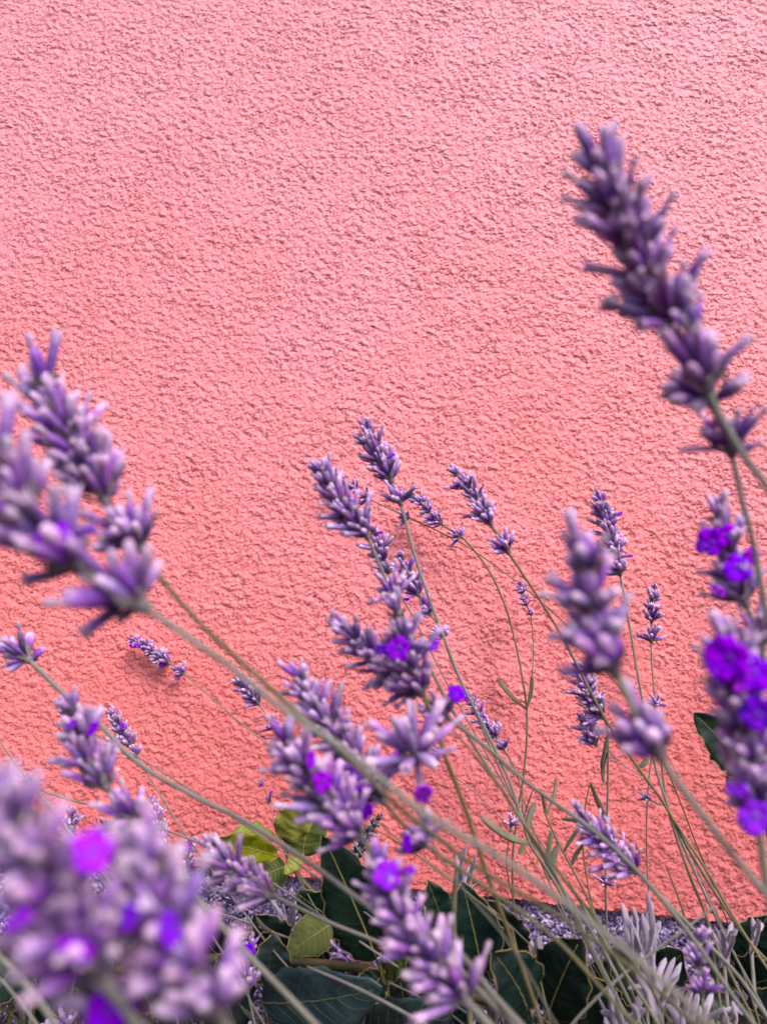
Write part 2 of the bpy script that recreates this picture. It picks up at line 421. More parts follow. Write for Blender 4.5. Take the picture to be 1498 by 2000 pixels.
def add_whorl(root, pos, axis_dir, W, key, n=None, drop=0.0, lean=None, spread=1.0):
    """One ring of buds at pos (world): part of the stalk, each bud a sub-part."""
    wh = bpy.data.objects.new('flower_whorl', BRACT); COL.objects.link(wh); wh.parent = root
    s = W / 0.0124
    m = frame(axis_dir, rnd.uniform(0, 6.28))
    wh.matrix_basis = Matrix.Translation(pos - root.location) @ m.to_4x4() @ Matrix.Scale(s, 4)
    n = n or (rnd.randint(20, 24) if W > 0.0135 else rnd.randint(14, 17))
    thin = 0.8 if n > 18 else 1.0
    for k in range(n):
        if rnd.random() < drop: continue
        inner = k % 3 == 2
        a = 2 * math.pi * (k + rnd.uniform(-0.3, 0.3)) / n
        el = R(rnd.uniform(6, 26) if inner else rnd.uniform(26, 64)) * spread
        d = Vector((math.sin(el) * math.cos(a), math.sin(el) * math.sin(a), math.cos(el)))
        b = bpy.data.objects.new('bud', rnd.choice(BUD[key])); COL.objects.link(b); b.parent = wh
        sc = rnd.uniform(0.85, 1.25)
        b.matrix_basis = Matrix.Translation(d * 0.0011 + Vector((0, 0, rnd.uniform(-0.001, 0.0012)))) @ frame(d, rnd.uniform(0, 6.28)).to_4x4() @ Matrix.Diagonal((thin * sc * rnd.uniform(.9, 1.1), thin * sc, sc * rnd.uniform(0.8, 1.25), 1))
    return wh

def stalk_path(pts, dt, db, clear=0.012):
    P = [(float(x), float(y)) for x, y in pts]
    L = [0]
    for a, b in zip(P[:-1], P[1:]): L.append(L[-1] + math.hypot(a[0] - b[0], a[1] - b[1]))
    ctl = [(x, y, dt + (db - dt) * l / L[-1]) for (x, y), l in zip(P, L)]
    S = spline(ctl, 8)
    W3, PX = [], []
    for x, y, d in S:
        d = min(d, wall_depth(x, y) - clear)
        W3.append(at(x, y, d)); PX.append((x, y, d))
    return W3, PX

GROUP = 'flowering lavender stalks'
STALKS = []
def stalk(label, pts, d, end=None, W=16, extra=(), fl=(), r=0.9, key='bud', step=0.40, clear=0.012, mat='stem', n=None, drop=0.06, name='lavender_stalk', tip=0.75, ground_end=True, flkey=0, spread=1.0, leaves=(), cat='lavender'):
    W = W / 1000.0
    W3, PX = stalk_path(pts, d[0], d[1], clear)
    # carry the stem on to the soil out of frame
    if ground_end:
        t = (W3[-1] - W3[-4]).normalized(); p = W3[-1]
        drop_ = max(p.z + 0.01, 0.02)
        t.z = min(t.z, -0.35); t.normalize()
        k = drop_ / -t.z
        k1 = min(k, 0.35)
        q = Vector((p.x + t.x * k1 * 0.85, min(p.y + t.y * k1 * 0.7, WALL_Y - 0.03), -0.008))
        mid = p + (q - p) * 0.5 + Vector((0, 0, 0.12 * drop_))
        W3 = W3 + [p * 0.6 + mid * 0.4, mid, mid * 0.4 + q * 0.6, q]
    root = empty(name, (W3[-1].x, W3[-1].y, 0.0) if ground_end else W3[-1], label, cat, GROUP)
    N = len(W3)
    rad = [0.9 * r / 1000 * (0.5 + 0.5 * min(1, i / 14)) for i in range(N)]
    vs, fs = tube(W3, rad, 8 if d[0] < 0.25 else 6)
    mesh_obj('stem', vs, fs, M[mat], root)
    whs = []
    def idx(px):
        return min(range(len(PX)), key=lambda i: (PX[i][0] - px[0]) ** 2 + (PX[i][1] - px[1]) ** 2)
    def tang(i):
        a, b = max(i - 1, 0), min(i + 1, len(W3) - 1)
        return (W3[a] - W3[b]).normalized()
    if end is not None:
        e = idx(end)
        ln = [0]
        for i in range(e): ln.append(ln[-1] + (W3[i + 1] - W3[i]).length)
        tot = ln[-1]; cnt = max(2, int(round(tot / (W * step))))
        for k in range(cnt):
            s = min(W * 0.22 + tot * k / max(cnt - 1, 1), tot * 0.999)
            i = next((j for j in range(e) if ln[j + 1] >= s), e - 1)
            f = (s - ln[i]) / max(ln[i + 1] - ln[i], 1e-9)
            p = W3[i].lerp(W3[i + 1], f)
            u = k / max(cnt - 1, 1)
            w = W * (tip + (1 - tip) * min(1, u / 0.35)) * rnd.uniform(0.92, 1.08)
            td = tang(i) + Vector((rnd.uniform(-1, 1), rnd.uniform(-1, 1), rnd.uniform(-1, 1))) * 0.12
            whs.append((add_whorl(root, p, td, w, key, n if k else 7, drop, spread=(0.6 if k == 0 else 1) * spread), p))
    for ex in extra:
        i = idx(ex[:2]); w = W * (ex[2] if len(ex) > 2 else 0.9); run = 0
        while i < len(PX) - 2 and run < w * 0.22: run += (W3[i + 1] - W3[i]).length; i += 1
        whs.append((add_whorl(root, W3[i], tang(i), w, key, n, drop, spread=1.25 * spread), W3[i]))
    for fx in fl:
        x, y = fx[:2]; sc = fx[2] if len(fx) > 2 else 1.0
        near = min(whs, key=lambda q: (q[1] - at(x, y, (q[1] - CAM).dot(fwd))).length)
        dd = (near[1] - CAM).dot(fwd)
        p = at(x, y, dd - W * 0.45)
        dv = p - near[1]; side = (at(x, y, dd) - near[1]).length / W
        nrm = (tocam(p) * (0.9 if side < 0.45 else 0.45) + dv.normalized() * (0.45 if side < 0.45 else 0.9) + Vector((rnd.uniform(-.3, .3), 0, rnd.uniform(-.3, .3)))).normalized()
        bm = near[0].matrix_basis
        cb = bpy.data.objects.new('bud', BUD[key][1]); COL.objects.link(cb); cb.parent = near[0]
        e0 = near[1]; e1 = p - nrm * 0.003 * sc
        k_ = (e1 - e0).length / 0.0072
        cb.matrix_basis = (Matrix.Translation(root.location) @ bm).inverted() @ Matrix.Translation(e0) @ frame(e1 - e0).to_4x4() @ Matrix.Diagonal((max(0.8, k_ * 0.8), max(0.8, k_ * 0.8), k_, 1))
        c = bpy.data.objects.new('open_flower', rnd.choice(COR)); COL.objects.link(c); c.parent = near[0]
        mw = Matrix.Translation(p) @ frame(nrm, rnd.uniform(0, 6.28)).to_4x4() @ Matrix.Diagonal((sc * (rnd.uniform(0.75, 1.1) if sc > 0.75 else 0.55), sc * rnd.uniform(0.85, 1.1), sc * (1.3 if sc > 0.75 else 2.2), 1))
        c.matrix_basis = (Matrix.Translation(root.location) @ near[0].matrix_basis).inverted() @ mw
    for lf in leaves:
        i = idx(lf[0]); blade(root, W3[i], at(*lf[1], min(PX[i][2] + (lf[3] if len(lf) > 3 else 0.0), wall_depth(*lf[1]) - 0.006)), lf[2] / 1000, 'olive_leaf', 0.12)
    STALKS.append(root)
    return root

def blade(root, p0, p1, width, mat, bow=0.15, name='leaf'):
    """narrow lavender leaf with rolled-back margins"""
    p0, p1 = Vector(p0), Vector(p1); ax = p1 - p0; L = ax.length; ax.normalize()
    nrm = (tocam(p0) + Vector((rnd.uniform(-.6, .6), rnd.uniform(-.6, .6), rnd.uniform(-.2, .9)))); nrm = (nrm - ax * nrm.dot(ax)).normalized()
    sd = ax.cross(nrm); bd = sd * rnd.uniform(-1, 1) + nrm * rnd.uniform(-1, 1)
    vs, fs = [], []; n = 9
    for i in range(n):
        t = i / (n - 1)
        c = p0 + ax * (L * t) + bd * (bow * L * math.sin(math.pi * t) * 0.8)
        w = width * 0.5 * ((0.45 + 0.55 * min(1, t / 0.35)) if t < 0.8 else (1 - ((t - 0.8) / 0.2) ** 2) ** 0.5 * 0.85 + 0.12)
        for (a, b) in ((-1, -0.30), (-0.55, 0.12), (0, -0.04), (0.55, 0.12), (1, -0.30), (0, -0.34)):
            vs.append(c + sd * (w * a) + nrm * (w * b))
    for i in range(n - 1):
        for k in range(6):
            k2 = (k + 1) % 6
            fs.append((i * 6 + k, i * 6 + k2, i * 6 + 6 + k2, i * 6 + 6 + k))
    fs.append(tuple(range(5, -1, -1))); fs.append(tuple((n - 1) * 6 + k for k in range(6)))
    return mesh_obj(name, vs, fs, M[mat], root)



# ------------------------------------------------------------------ lavender stalks (pixel paths of the photograph, tip to foot; depth from spike size)
stalk('tallest loose lavender spike reaching highest against the pink wall', [(1172, 318), (1190, 375), (1222, 450), (1255, 525), (1300, 615), (1355, 715), (1415, 845), (1448, 975), (1470, 1060), (1490, 1170), (1515, 1300)],
      (0.205, 0.24), (1315, 640), 20, [(1368, 745, 1.05), (1418, 850, 0.8)], r=0.95, step=0.38, tip=0.8)
stalk('short lavender spike on a thick stem crossing the tallest spike', [(1338, 625), (1362, 690), (1385, 770), (1440, 872), (1500, 955), (1600, 1110)],
      (0.20, 0.20), (1380, 752), 17, r=1.1, step=0.45)
stalk('bushy lavender spike with one loose whorl below, above the grey stem', [(80, 745), (110, 800), (150, 875), (190, 945), (215, 990), (265, 1055), (310, 1122), (350, 1172), (400, 1226), (450, 1272), (530, 1345), (640, 1445), (777, 1574), (850, 1632), (940, 1700), (1100, 1795), (1250, 1905), (1350, 1995)],
      (0.235, 0.235), (205, 972), 18.5, [(255, 1035, 1.0)], r=0.85, step=0.38, mat='stem_olive', tip=0.95)
stalk('plump lavender spike with one violet flower on a long thick grey stem', [(-20, 890), (30, 960), (85, 1030), (140, 1090), (180, 1125), (250, 1165), (330, 1218), (390, 1260), (450, 1302), (550, 1382), (680, 1470), (800, 1568), (850, 1602), (1000, 1690), (1150, 1800), (1300, 1922), (1385, 2005)],
      (0.185, 0.185), (150, 1100), 20, [(235, 1155, 1.05)], [(103, 1048, 0.9), (172, 1035, 0.45)], r=0.95, step=0.38, tip=0.95)
stalk('single dense lavender whorl on a long pale stem crossing other spikes', [(-60, 1185), (-10, 1240), (45, 1278), (130, 1360), (200, 1420), (270, 1490), (370, 1550), (480, 1605), (600, 1682), (740, 1782), (875, 1842), (965, 1945), (1020, 2005)],
      (0.36, 0.235), None, 18, [(40, 1275, 1.0)], r=1.1, clear=0.02)
stalk('blurred lavender spike tipped by a violet flower before dark laurel leaves', [(735, 1690), (765, 1760), (800, 1825), (850, 1890), (885, 1930), (940, 1985), (990, 2040)],
      (0.235, 0.22), (875, 1920), 16, [(880, 1925, 1.1)], [(757, 1712, 1.0), (795, 1700, 0.5)], r=1.1, step=0.42)
stalk('leaning lavender spike rising behind the long grey stem', [(583, 1315), (610, 1375), (650, 1425), (700, 1490), (745, 1560), (820, 1640), (930, 1720), (1080, 1830), (1200, 1960)],
      (0.30, 0.25), (745, 1555), 16, [(820, 1640, 0.7)], [(700, 1520, 1.1), (772, 1480, 0.7), (716, 1582, 0.8), (770, 1505, 0.6), (795, 1645, 0.7)], r=0.85, step=0.40, mat='stem_olive')
stalk('fat lavender spike with pink tipped buds above the young laurel leaves', [(556, 1435), (585, 1495), (628, 1555), (672, 1602), (712, 1645), (760, 1725), (840, 1830), (960, 1960), (1010, 2010)],
      (0.255, 0.24), (700, 1632), 16.5, (), [(607, 1482, 0.6), (632, 1526, 0.8)], r=1.1, step=0.42, key='bud')
stalk('nodding lavender spike pointing away from the upright violet flowered spike', [(662, 1222), (700, 1255), (745, 1300), (790, 1335), (830, 1362), (870, 1398), (950, 1460), (1030, 1530), (1100, 1580), (1180, 1640), (1260, 1720), (1350, 1830), (1440, 1960)],
      (0.31, 0.30), (815, 1350), 15, [(858, 1390, 0.9)], [(890, 1358, 0.8), (770, 1340, 0.5)], r=1.0, step=0.42, tip=0.75)
stalk('upright lavender spike bearing two bright violet open flowers', [(772, 1185), (783, 1240), (800, 1300), (822, 1350), (850, 1413), (870, 1480), (910, 1583), (943, 1683), (985, 1800), (1030, 1920), (1060, 2010)],
      (0.29, 0.30), (820, 1348), 16, (), [(780, 1265, 1.15), (748, 1268, 0.75), (845, 1262, 0.6)], r=0.95, step=0.46, mat='stem_olive')
stalk('single pale lilac whorl with a magenta flower under it', [(805, 1400), (805, 1450), (818, 1510), (828, 1580), (840, 1640), (900, 1730), (1000, 1850), (1080, 1990)],
      (0.25, 0.26), None, 17, [(806, 1450, 1.1), (828, 1615, 0.5)], [(826, 1550, 0.8)], r=0.4, key='bud_pale', spread=1.2)
stalk('stout lavender spike with a loose whorl hiding a tiny arching spike', [(625, 915), (645, 955), (675, 1000), (715, 1045), (740, 1100), (765, 1160), (800, 1225), (835, 1295), (875, 1372), (925, 1455), (985, 1550), (1030, 1620), (1085, 1710), (1140, 1820), (1210, 1960)],
      (0.345, 0.33), (715, 1045), 16, [(760, 1150, 0.95)], r=0.85, step=0.40, key='bud', tip=0.7)
stalk('upright lavender spike with a loose whorl below, topmost of the thin stalks', [(720, 838), (735, 880), (755, 920), (775, 965), (790, 1010), (807, 1075), (835, 1160), (865, 1240), (900, 1330), (940, 1410), (975, 1480), (1000, 1540), (1022, 1605), (1055, 1665), (1105, 1745), (1180, 1860), (1240, 1980)],
      (0.41, 0.36), (763, 933), 15.5, [(776, 972, 0.85)], [(765, 890, 0.4)], r=0.85, step=0.38, tip=0.75)
stalk('tiny arching lavender spike hugging the wall behind the blurred spike', [(640, 918), (668, 938), (690, 955), (712, 970), (785, 1005), (900, 1060), (1000, 1130), (1090, 1205), (1150, 1275), (1230, 1370), (1300, 1500), (1360, 1650), (1420, 1800)],
      (0.62, 0.50), (700, 960), 9.5, [(711, 969, 0.95), (785, 1005, 1.0)], r=0.5, clear=0.016, mat='stem_olive', step=0.5)
stalk('small arching lavender spike on a stem forking with two narrow leaves', [(803, 968), (830, 990), (858, 1020), (890, 1042), (915, 1062), (955, 1115), (985, 1180), (1005, 1250), (1020, 1325), (1028, 1385), (1028, 1450), (1020, 1530), (1010, 1590), (1000, 1700), (1010, 1850)],
      (0.62, 0.50), (860, 1022), 10.5, [(892, 1044, 0.95)], r=0.75, clear=0.022, mat='stem_olive', step=0.5, leaves=[((1028, 1385), (970, 1322), 3.2, 0.02), ((1028, 1385), (1039, 1318), 2.6, 0.0)])
stalk('leaning lavender spike with a separate lower whorl on a straight olive stem', [(888, 920), (918, 955), (940, 995), (962, 1030), (985, 1068), (1040, 1150), (1090, 1230), (1122, 1290), (1155, 1355), (1190, 1418), (1246, 1500), (1295, 1568), (1345, 1660), (1400, 1750), (1455, 1830), (1520, 1900)],
      (0.44, 0.40), (958, 1022), 14, [(980, 1062, 1.0)], r=0.85, step=0.46, mat='stem_olive', tip=0.7, leaves=[((1246, 1500), (1265, 1480), 3, 0.0)])
stalk('thinnest short lavender spike rising from the fork of a leafy stem', [(1015, 1140), (1022, 1165), (1032, 1192), (1037, 1205), (1041, 1270), (1038, 1330), (1029, 1387)],
      (0.60, 0.515), (1030, 1182), 6.5, [(1036, 1195, 0.85)], r=0.4, clear=0.026, mat='stem_olive', step=0.5, ground_end=False)
stalk('upright lavender spike with a magenta bud behind the large blurred spike', [(1172, 972), (1182, 1015), (1196, 1060), (1205, 1098), (1212, 1130), (1228, 1215), (1242, 1300), (1258, 1390), (1275, 1480), (1302, 1570), (1350, 1690), (1420, 1840)],
      (0.43, 0.41), (1204, 1090), 14, [(1206, 1106, 0.95)], [(1210, 1003, 0.4), (1228, 1086, 0.35)], r=0.75, step=0.40, tip=0.7)
stalk('slim upright lavender spike with two tiers on a thin pale stem', [(1279, 1143), (1275, 1180), (1272, 1212), (1271, 1245), (1273, 1310), (1278, 1370), (1275, 1450), (1266, 1530), (1262, 1640), (1270, 1780), (1300, 1920)],
      (0.50, 0.47), (1273, 1212), 10.5, [(1271, 1240, 1.05), (1280, 1372, 0.9)], r=0.55, step=0.5, tip=0.6)
stalk('large soft violet spike with a wide separate whorl below', [(1135, 1085), (1148, 1150), (1165, 1215), (1185, 1280), (1215, 1340), (1255, 1420), (1310, 1510), (1370, 1590), (1435, 1675), (1500, 1752), (1570, 1840)],
      (0.195, 0.205), (1195, 1300), 18, [(1258, 1430, 1.05)], r=1.0, step=0.40, tip=0.85, n=13)
stalk('crisp lavender spike with round buds half hidden behind the large soft one', [(1128, 1300), (1142, 1340), (1160, 1380), (1185, 1420), (1187, 1500), (1185, 1600), (1182, 1715), (1184, 1800), (1190, 1930)],
      (0.44, 0.44), (1170, 1398), 13, [(1181, 1712, 0.6)], r=0.7, step=0.34, leaves=[((1185, 1430), (1172, 1500), 2.4, 0.0), ((1186, 1470), (1178, 1530), 2.2, 0.0)])
stalk('stubby crisp lavender spike with a hair thin stem below the round budded one', [(1136, 1404), (1148, 1428), (1165, 1455), (1200, 1485), (1245, 1512), (1290, 1560), (1340, 1650), (1400, 1790)],
      (0.45, 0.44), (1162, 1452), 12, r=0.4, step=0.36, tip=0.7)
stalk('lavender spike crowded with violet flowers beside a slim vertical stem', [(1398, 998), (1412, 1050), (1430, 1110), (1450, 1165), (1475, 1230), (1500, 1320), (1530, 1460)],
      (0.265, 0.25), (1452, 1170), 15.5, [(1480, 1235, 0.95)], [(1390, 1060, 1.05), (1413, 1045, 0.9), (1437, 1108, 1.1), (1465, 1085, 0.8), (1400, 1152, 0.55), (1375, 1070, 0.6)], r=1.0, step=0.44)
stalk('big blurred lavender spike with clustered violet flowers before a dark leaf', [(1415, 1232), (1425, 1295), (1445, 1375), (1458, 1450), (1472, 1530), (1480, 1610), (1492, 1700), (1510, 1800), (1530, 1900)],
      (0.205, 0.205), (1476, 1580), 16, (), [(1425, 1285, 1.3), (1470, 1312, 1.1), (1478, 1395, 1.05), (1474, 1592, 1.1), (1438, 1545, 0.7), (1400, 1310, 0.7), (1450, 1330, 0.7)], r=1.15, step=0.42)
stalk('lavender spike and fat lower whorl crossed by a long pale stem', [(142, 1375), (160, 1425), (182, 1490), (210, 1540), (245, 1580), (330, 1682), (400, 1770), (480, 1860), (560, 1942), (625, 2010)],
      (0.275, 0.235), (205, 1532), 16, [(243, 1580, 0.95)], [(180, 1425, 0.6), (140, 1415, 0.5)], r=1.05, step=0.44, tip=0.75)
stalk('small crisp lavender spike peeping out behind the long pale stem', [(220, 1392), (238, 1428), (258, 1462), (285, 1505), (325, 1570), (362, 1630), (430, 1720), (520, 1840)],
      (0.44, 0.40), (255, 1458), 11, [(262, 1466, 0.8)], [(240, 1420, 0.5)], r=0.5, step=0.36, tip=0.7)
stalk('tiny two-bud sprig poking out over the crossed lavender spike', [(118, 1372), (126, 1388), (150, 1410), (215, 1450), (290, 1490), (400, 1560), (520, 1640)],
      (0.42, 0.40), (130, 1395), 9, [(220, 1455, 1.0)], [(190, 1398, 0.4)], r=0.45, step=0.6, n=6)
stalk('small drooping lavender spike with magenta petals casting shade on the wall', [(256, 1250), (285, 1263), (310, 1280), (330, 1295), (352, 1310), (420, 1368), (480, 1420), (545, 1472), (620, 1545), (700, 1640), (800, 1790)],
      (0.62, 0.46), (330, 1295), 10, [(352, 1310, 0.95)], [(268, 1260, 0.55), (315, 1297, 0.45), (257, 1262, 0.4)], r=0.5, clear=0.011, step=0.44)
stalk('small slim lavender spike emerging under the thick grey stem', [(468, 1332), (488, 1355), (508, 1378), (533, 1415), (560, 1450), (620, 1540), (700, 1660), (800, 1800)],
      (0.45, 0.42), (506, 1375), 10, [(534, 1415, 0.85)], r=0.5, step=0.46)
stalk('pale crisp lavender spike standing over the short green leaf', [(297, 1562), (306, 1598), (318, 1640), (336, 1675), (365, 1725), (420, 1800)],
      (0.45, 0.42), (322, 1655), 10.5, r=0.5, key='bud_pale', step=0.42, tip=0.6)
stalk('small lavender spike showing between the blurred foreground spikes', [(141, 1590), (137, 1630), (142, 1670), (160, 1730), (190, 1800)], (0.43, 0.42), (141, 1668), 11, r=0.5, step=0.42)
stalk('little lavender spike with a lilac bud and a dark leaf beside it', [(204, 1605), (208, 1640), (217, 1672), (235, 1710), (270, 1790)], (0.43, 0.42), (217, 1672), 9, (), [(219, 1618, 0.4)], r=0.5, step=0.42)
stalk('short sprig topped by one violet flower above the plinth', [(370, 1650), (366, 1672), (362, 1700), (372, 1740), (400, 1800)], (0.44, 0.42), (362, 1700), 8.5, (), [(368, 1652, 0.75)], r=0.5, step=0.45)
stalk('hugely blurred lavender spike looming with violet flowers', [(30, 1570), (55, 1640), (95, 1720), (135, 1800), (175, 1870), (230, 1950), (290, 2030)],
      (0.125, 0.14), (190, 1890), 17, (), [(178, 1670, 0.8), (150, 1858, 0.75), (35, 1800, 0.5)], r=1.0, step=0.42, key='bud', tip=0.8)
stalk('hugely blurred lavender spike with deep violet flowers beside the looming one', [(292, 1668), (312, 1740), (338, 1815), (370, 1890), (415, 1960), (460, 2040)],
      (0.14, 0.145), (420, 1970), 17.5, (), [(330, 1812, 0.75), (258, 1790, 0.6)], r=1.0, step=0.42, key='bud', tip=0.7)
stalk('blurred low lavender spike with one big violet flower in the undergrowth', [(180, 1900), (215, 1950), (265, 2010), (330, 2080)],
      (0.15, 0.15), (265, 2010), 16, (), [(212, 1972, 0.95)], r=1.0, step=0.42, key='bud', tip=0.9)
stalk('fluffy pale lavender spike lying over the laurel shoot', [(405, 1650), (440, 1683), (475, 1712), (515, 1738), (550, 1757), (640, 1800), (777, 1860), (900, 1952), (960, 2012)],
      (0.335, 0.30), (532, 1750), 16, r=0.9, key='bud_pale', step=0.36, tip=0.7)
stalk('small pale lavender spike pointing along the laurel twig', [(650, 1848), (680, 1872), (715, 1898), (745, 1912), (800, 1938), (870, 1975), (930, 2020)],
      (0.42, 0.38), (738, 1908), 11, r=0.6, key='bud_pale', step=0.40, tip=0.7)
stalk('bent withered sprig with pale bracts hanging under the pale spike', [(724, 1895), (731, 1925), (738, 1960), (742, 2010)], (0.415, 0.40), None, 6, [(727, 1912, 1.0), (731, 1938, 1.0), (738, 1965, 1.0)], r=0.5, key='bud_pale', n=5)
stalk('lavender spike lying across green stems above the plinth', [(1138, 1600), (1165, 1628), (1195, 1658), (1225, 1690), (1250, 1710), (1300, 1760), (1370, 1832), (1440, 1905), (1500, 1990)],
      (0.36, 0.34), (1238, 1698), 17, r=0.95, step=0.38, tip=0.7)
stalk('soft ragged lavender spike drooping among silvery leaves', [(1366, 1828), (1360, 1860), (1366, 1900), (1370, 1940), (1378, 2005)], (0.33, 0.32), (1364, 1885), 11, [(1369, 1925, 0.9)], r=0.6, step=0.5)
stalk('lavender spike with a crinkled violet flower beside a grey laurel leaf', [(492, 1842), (486, 1870), (482, 1900), (485, 1940), (500, 2010)], (0.40, 0.38), (484, 1935), 11, (), [(486, 1858, 0.85), (478, 1868, 0.6)], r=0.5, step=0.42, key='bud_pale')
stalk('withered starry whorl of pale empty bracts in the shade', [(128, 1958), (130, 1978), (133, 2010)], (0.39, 0.385), None, 17, [(130, 1985, 1.0)], r=0.6, key='bud_pale', n=9)
stalk('minute sprig with magenta specks over the young laurel leaves', [(512, 1528), (520, 1550), (527, 1575), (535, 1600), (552, 1650), (575, 1700)], (0.48, 0.45), (525, 1568), 6, (), [(511, 1532, 0.3), (530, 1548, 0.35)], r=0.4, step=0.9, n=5)
stalk('tiny lavender spike close to the wall below the pale lilac whorl', [(834, 1452), (845, 1468), (858, 1486), (880, 1510), (940, 1560), (1020, 1650), (1100, 1790)], (0.60, 0.47), (856, 1484), 8, r=0.35, step=0.5, clear=0.02)
stalk('slim lavender spike with a magenta tip behind twin pale stems', [(916, 1362), (938, 1398), (960, 1428), (976, 1452), (1005, 1502), (1022, 1560), (1050, 1640), (1110, 1770)], (0.48, 0.45), (968, 1440), 10, [(975, 1450, 0.9)], [(913, 1364, 0.6)], r=0.5, step=0.42, leaves=[])
stalk('crisp lavender spike of open tiers just behind the blurred spike', [(728, 1035), (740, 1065), (750, 1100), (775, 1150), (810, 1210), (860, 1310), (920, 1420), (1000, 1560)], (0.46, 0.44), (748, 1095), 12, [(751, 1108, 0.95)], [(742, 1040, 0.4)], r=0.5, step=0.5)
stalk('smooth budded lavender spike crossing the twin pale stems', [(782, 1085), (800, 1125), (818, 1165), (838, 1198), (860, 1228), (885, 1300), (925, 1385), (975, 1500), (1020, 1600), (1080, 1740)], (0.43, 0.41), (818, 1162), 12, [(832, 1192, 0.95), (858, 1226, 0.8)], [(794, 1170, 0.4)], r=0.6, step=0.42, tip=0.6)
stalk('small lavender whorl above the fold of a grey green leaf', [(35, 1500), (42, 1525), (60, 1535), (130, 1560), (200, 1578), (300, 1612), (410, 1655), (480, 1690), (600, 1770)], (0.44, 0.40), None, 12, [(42, 1527, 0.9)], r=0.7)
stalk('tiny closed bud cluster branching off a long olive stem', [(1258, 1556), (1270, 1562), (1285, 1570), (1300, 1574)], (0.42, 0.42), (1268, 1560), 6.5, r=0.5, n=6, step=0.7, ground_end=False)
stalk('minute lilac whorl on a thin sprig between narrow leaves', [(1001, 1590), (998, 1612), (992, 1650), (990, 1700), (1010, 1790)], (0.46, 0.45), None, 9, [(1000, 1606, 0.95)], r=0.5, key='bud_pale', mat='stem_olive')
stalk('dark knobbly dried spike between laurel leaf and blurred buds', [(738, 1602), (722, 1622), (705, 1655), (692, 1685), (690, 1730), (705, 1800)], (0.44, 0.42), (694, 1680), 7.5, r=0.6, key='bud_dark', step=0.32, n=9)
# bare stems
def bare(label, pts, d, r=0.7, mat='stem_olive', clear=0.012, leaves=()):
    W3, PX = stalk_path(pts, d[0], d[1], clear)
    p = W3[-1]; t = (W3[-1] - W3[-4]).normalized()
    q = Vector((p.x + t.x * 0.06, min(p.y + t.y * 0.05, WALL_Y - 0.02), -0.008))
    W3 = W3 + [p.lerp(q, 0.5), q]
    root = empty('bare_stem', (q.x, q.y, 0), label, 'stem', 'bare stems among the lavender')
    vs, fs = tube(W3, [0.85 * r / 1000 * (0.6 + 0.4 * min(1, i / 10)) for i in range(len(W3))], 6)
    mesh_obj('stem', vs, fs, M[mat], root)
    for b, tp, w in leaves:
        i = min(range(len(PX)), key=lambda k: (PX[k][0] - b[0]) ** 2 + (PX[k][1] - b[1]) ** 2)
        blade(root, W3[i], at(*tp, PX[i][2] + rnd.uniform(-0.02, 0.015)), w / 1000, 'olive_leaf', 0.16)
bare('bare leafy stem with long arched narrow leaves against the wall', [(1020, 1540), (1022, 1600), (1035, 1648), (1075, 1710), (1120, 1790), (1190, 1930)], (0.42, 0.38), 0.95, leaves=[((1034, 1645), (938, 1592), 4.2), ((1022, 1600), (1040, 1542), 3.4), ((1030, 1630), (1046, 1566), 3.4), ((1032, 1640), (1015, 1670), 3), ((1060, 1690), (1075, 1620), 3.2)])
bare('bare olive stem with a broad pale leaf and a bent blade', [(1055, 1540), (1066, 1592), (1100, 1665), (1140, 1740), (1180, 1830), (1240, 1960)], (0.45, 0.40), 0.7, leaves=[((1090, 1645), (1072, 1720), 4.5), ((1066, 1592), (1085, 1515), 2), ((1066, 1592), (1050, 1540), 2), ((1100, 1665), (1145, 1602), 2.4)])
bare('bare stem looping into a folded blade over the lavender spike', [(1152, 1528), (1142, 1580), (1138, 1650), (1148, 1730), (1170, 1830), (1180, 1960)], (0.45, 0.42), 0.6, leaves=[((1152, 1530), (1192, 1620), 3), ((1138, 1650), (1115, 1690), 3), ((1140, 1610), (1095, 1600), 2.2)])
bare('blurred olive stem with a hanging leaf below the pale whorl', [(868, 1405), (930, 1480), (985, 1550), (1015, 1600), (1080, 1690), (1160, 1790), (1250, 1900), (1310, 2000)], (0.30, 0.30), 0.7, leaves=[])
bare('straight dark stem beside the long leaning olive stem', [(1290, 1480), (1300, 1560), (1322, 1640), (1350, 1720), (1378, 1790), (1395, 1880), (1410, 2000)], (0.43, 0.40), 0.9)
bare('doubled olive stem running beside the leaning stem to the plinth', [(1298, 1572), (1340, 1640), (1385, 1710), (1425, 1780), (1470, 1850), (1530, 1940)], (0.415, 0.38), 0.8)
bare('thin pale stem crossing the foliage over the dark laurel leaves', [(0, 1448), (60, 1530), (110, 1592), (165, 1660), (240, 1760), (330, 1890)], (0.40, 0.38), 0.75, 'stem')
bare('blurred stem slanting through the shaded undergrowth', [(-20, 1850), (30, 1900), (80, 1960), (120, 2020)], (0.22, 0.22), 1.1, 'stem')
bare('thin grey stem next to the slanting blurred stem', [(-10, 1900), (30, 1945), (75, 2005)], (0.30, 0.3), 0.8, 'stem')
bare('pale stem running under the laurel twig across blue green leaves', [(600, 1888), (680, 1922), (760, 1962), (850, 2012)], (0.36, 0.33), 0.95, 'stem')
bare('forked grey stem between the grey leaf and the pale spike', [(420, 1780), (480, 1800), (545, 1825), (620, 1852), (665, 1870)], (0.42, 0.425), 0.7, 'stem', leaves=[((545, 1825), (500, 1790), 2.2), ((545, 1825), (470, 1830), 2.2)])
bare('straight olive stem rising through the silvery leaves', [(1300, 1690), (1330, 1770), (1350, 1840), (1390, 1960), (1400, 2010)], (0.42, 0.40), 0.7)
